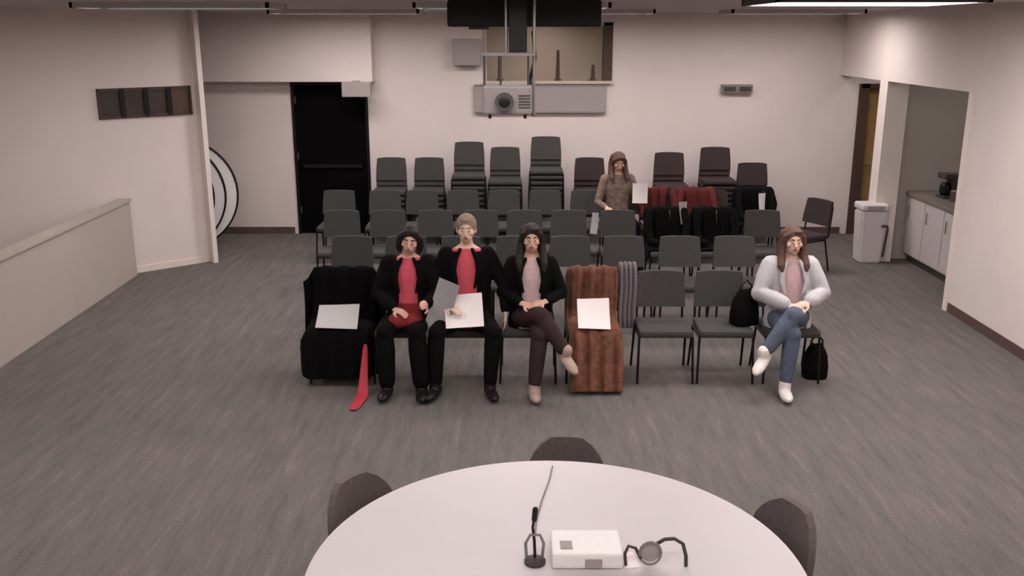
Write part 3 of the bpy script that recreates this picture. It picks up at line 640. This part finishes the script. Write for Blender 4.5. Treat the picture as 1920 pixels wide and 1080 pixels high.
p = gpt(1530, 712); make_bag((p.x, p.y+.06, 0.004), .105, .08, .30, 'black bag on the carpet beside the person in the white cardigan')
make_bag((px2x(1398), ROWD[0]+.0, .478), .12, .09, .30, 'black bag on the empty chair beside the person in the white cardigan', .3)
cp = [(.35, .45), (.345, .8), (.32, .9), (.28, .925), (.235, .9), (.195, .65), (.17, .52), (.05, .505), (-.16, .495)]
def coat(r, px, m, label, hw=.23, over=.12, seed=0, dz=0, prof=cp):
    y = ROWD[r]; x = (px-960)/F*((y+.2)*math.cos(PITCH)+(CAM_H-.8)*math.sin(PITCH))
    o = cloth('coat', m, (x, y, dz), label, 'coat', prof=prof, hw=hw, over=over, amp=.018, seed=seed, waves=5)
    for s in (-1, 1):
        sl = make('sleeve', m, o, lambda b: tube(b, [(s*.2, .2, .88), (s*.23, .12, .72), (s*.2, .06, .56), (s*.15, -.06, .56)], [.045, .05, .046, .04], seg=10), smooth=True)
    return o
coat(2, 1250, 'blackcloth', 'black coat over a third row chair near the dark red coat', seed=11)
coat(2, 1340, 'blackcloth', 'black coat over a third row chair, second from its right end', seed=12)
coat(3, 1305, 'redcloth', 'dark red coat heaped over a last row chair', seed=13, hw=.25)
coat(3, 1415, 'blackcloth', 'black coat over the rightmost last row chair', seed=14)
coat(3, 1232, 'redcloth', 'dark maroon coat beside the person in the last row', seed=16, hw=.14, over=.06)
p = vpt(1427, 385, 11.9); sheet((p.x, 11.8, p.z-.15), .1, .32, math.radians(5), 'narrow white sheet standing on the rightmost coat', name='paper_sheet', rz=.5)
p = vpt(1284, 398, 10.68); sheet((p.x, 10.68, p.z-.14), .1, .26, math.radians(10), 'small grey sheet between the two black coats', name='paper_sheet', m='paper_grey', rz=.4)
p = vpt(1105, 415, 10.5); sheet((p.x+.03, 10.28, p.z-.1), .08, .24, math.radians(15), 'small grey sheet on the third row chair before the last row person', name='paper_sheet', m='paper_grey', rz=-.4)

# ------------------------------------------------------------ round table, its chairs and what lies on it
TC = Vector((.18, 3.40)); TR = 1.03
t = thing('round_table', 'large round white table in the foreground', 'table', (TC.x, TC.y, 0))
def top(b):
    lathe(b, (0, 0, 0), [(TR-.02, .715), (TR-.004, .72), (TR, .728), (TR, .742), (TR-.005, .749), (TR-.02, .75)], 96)
make('table_top', 'lam', t, top)
make('pedestal', 'grey', t, lambda b: lathe(b, (0, 0, 0), [(.09, .04), (.06, .1), (.06, .66), (.2, .7), (.2, .713)], 32))
make('base', 'dkgrey', t, lambda b: lathe(b, (0, 0, 0), [(.4, 0), (.4, .02), (.2, .035), (.09, .05)], 40))
def task_chair(px, py, label, first=None):
    q = gpt(px, py, .79); d = (Vector((q.x, q.y))-TC).normalized(); b0 = TC+d*(TR+.16); rz = math.atan2(d.y, d.x)-PI/2
    c0 = b0-d*.25; loc = (c0.x, c0.y, 0)
    if first: return dup(first, loc, rz, label, 'task chairs round the white table')
    t = thing('task_chair', label, 'chair', loc, rz, 'task chairs round the white table')
    make('seat', 'office', t, lambda b: lathe(b, (0, .0, 0), [(.17, .43), (.21, .44), (.225, .465), (.215, .49), (.17, .5)], 28), smooth=True)
    def back(b):
        n, m_ = 14, 8; g = []
        for i in range(n+1):
            u = i/n*2-1
            for j in range(m_+1):
                v = j/m_; half = .205*(1-.0*v)*math.sqrt(max(.02, 1-(max(0, v-.35)/.66)**2*.86))
                g.append(Vector((u*half, .26-.085*u*u*(half/.23)**2+.02*v, .52+.285*v)))
        Fv = [b.verts.new(p-Vector((0, .02, 0))) for p in g]; Bv = [b.verts.new(p+Vector((0, .02, 0))) for p in g]; q_ = lambda i, j: i*(m_+1)+j
        for i in range(n):
            for j in range(m_):
                b.faces.new((Fv[q_(i, j)], Fv[q_(i+1, j)], Fv[q_(i+1, j+1)], Fv[q_(i, j+1)])); b.faces.new((Bv[q_(i, j+1)], Bv[q_(i+1, j+1)], Bv[q_(i+1, j)], Bv[q_(i, j)]))
        ed = [q_(i, 0) for i in range(n+1)]+[q_(n, j) for j in range(1, m_+1)]+[q_(i, m_) for i in range(n-1, -1, -1)]+[q_(0, j) for j in range(m_-1, 0, -1)]
        for k in range(len(ed)): a1, a2 = ed[k], ed[(k+1) % len(ed)]; b.faces.new((Fv[a2], Fv[a1], Bv[a1], Bv[a2]))
    make('backrest', 'office', t, back, smooth=False)
    make('spine', 'black', t, lambda b: tube(b, [(0, .1, .425), (0, .27, .43), (0, .315, .55), (0, .315, .74)], .018, seg=8), smooth=True)
    make('gas_lift', 'black', t, lambda b: lathe(b, (0, 0, 0), [(.035, .1), (.03, .25), (.022, .25), (.022, .43)], 14))
    for k in range(5):
        a = 2*PI*k/5+.3; lg = make('leg', 'black', t, lambda b: tube(b, [(0, 0, .1), (.27*math.cos(a), .27*math.sin(a), .075)], [.028, .016], seg=8), smooth=True)
        make('caster', 'black', lg, lambda b: ell(b, (.27*math.cos(a), .27*math.sin(a), .032), (.028, .028, .03), None, 10, 8), smooth=True)
    return t
tc0 = task_chair(1062, 838, 'dark task chair behind the far edge of the round table')
task_chair(672, 905, 'dark task chair at the left edge of the round table', tc0)
task_chair(1482, 955, 'dark task chair at the right edge of the round table', tc0)
# microphone
p = gpt(1003, 1055, .75)
t = thing('desk_microphone', 'black desk microphone on the round table beside the white box', 'microphone', (p.x, p.y, .75))
make('base', 'dkgrey', t, lambda b: lathe(b, (0, 0, 0), [(.045, 0), (.045, .012), (.03, .02), (.012, .026)], 24))
make('gooseneck', 'black', t, lambda b: tube(b, [(0, 0, .02), (-.003, .0, .1), (-.01, .01, .16), (-.004, .0, .205)], .006, seg=8), smooth=True)
make('capsule', 'black', t, lambda b: tube(b, [(-.004, 0, .2), (0, -.005, .25)], .012, seg=12), smooth=True)
make('clip', 'grey', t, lambda b: tube(b, [(-.035, 0, .02), (-.04, .0, .09), (-.02, 0, .13), (.02, 0, .13), (.036, 0, .09), (.03, 0, .02)], .0065, seg=8), smooth=True)
pts = [gpt(a, b_, .7545) for a, b_ in ((1036, 874), (1030, 900), (1015, 940), (1006, 975), (1002, 1010), (1003, 1040))]
o = make('microphone_cable', 'grey', None, lambda b: tube(b, pts, .0035, seg=6), smooth=True); tag(o, 'thin cable from the far table edge to the desk microphone', 'cable')
# white box
a, b2 = gpt(1032, 1030, .75), gpt(1160, 1030, .75)
wx = (a.x+b2.x)/2
t = thing('white_device_box', 'low white box beside the microphone on the round table', 'box', (wx, a.y-.06, .75)); hw3 = (b2.x-a.x)/2
make('shell', 'white', t, lambda b: pad(b, (0, 0, .038), (2*hw3, .2, .07), .012)); make('port_cover', 'greyp', t, lambda b: bbox(b, (-.01, -.104, .012), (.06, -.1, .05)))
make('button_panel', 'greyp', t, lambda b: bbox(b, (-.11, -.06, .073), (-.06, -.0, .077))); make('foot', 'dkgrey', t, lambda b: [bbox(b, (x-.012, -.09, 0), (x+.012, -.07, .004)) for x in (-.1, .1)])
# coiled cable
p = gpt(1215, 1050, .75)
def loopc(b, c, r, h, y=0): tube(b, [(c+r*math.cos(q), y, h+r*1.15*math.sin(q)) for q in [2*PI*k/20 for k in range(20)]]+[(c+r, y, h)], .005, seg=8)
t = thing('headset', 'grey headset lying on the round table right of the white box', 'headset', (p.x, p.y-.05, .75))
make('ear_cushion', 'grey', t, lambda b: loopc(b, 0, .045, .062), smooth=True); make('ear_cup', 'greyp', t, lambda b: tube(b, [(0, .005, .062), (0, .03, .062)], [.042, .036], seg=18, round_ends=False))
make('headband', 'dkgrey', t, lambda b: tube(b, [(.03, .02, .095), (.06, .02, .115), (.10, .02, .118), (.135, .01, .1), (.148, 0, .05), (.15, 0, .006)], .008, seg=8), smooth=True)
make('boom', 'dkgrey', t, lambda b: tube(b, [(-.10, 0, .01), (-.105, 0, .06), (-.09, .01, .09), (-.06, .01, .08), (-.04, 0, .04)], .007, seg=8), smooth=True)
for a, b_, lb in ((1178, 1046, 'flat white paper slip right of the white box'),):
    q = gpt(a, b_, .75); bm = bmesh.new(); box(bm, (0, 0, .001), (.07, .12, .002)); o = obj('paper_slip', bm, 'paper'); o.location = (q.x, q.y-.02, .7505); o.rotation_euler = (0, 0, .2); tag(o, lb, 'paper')
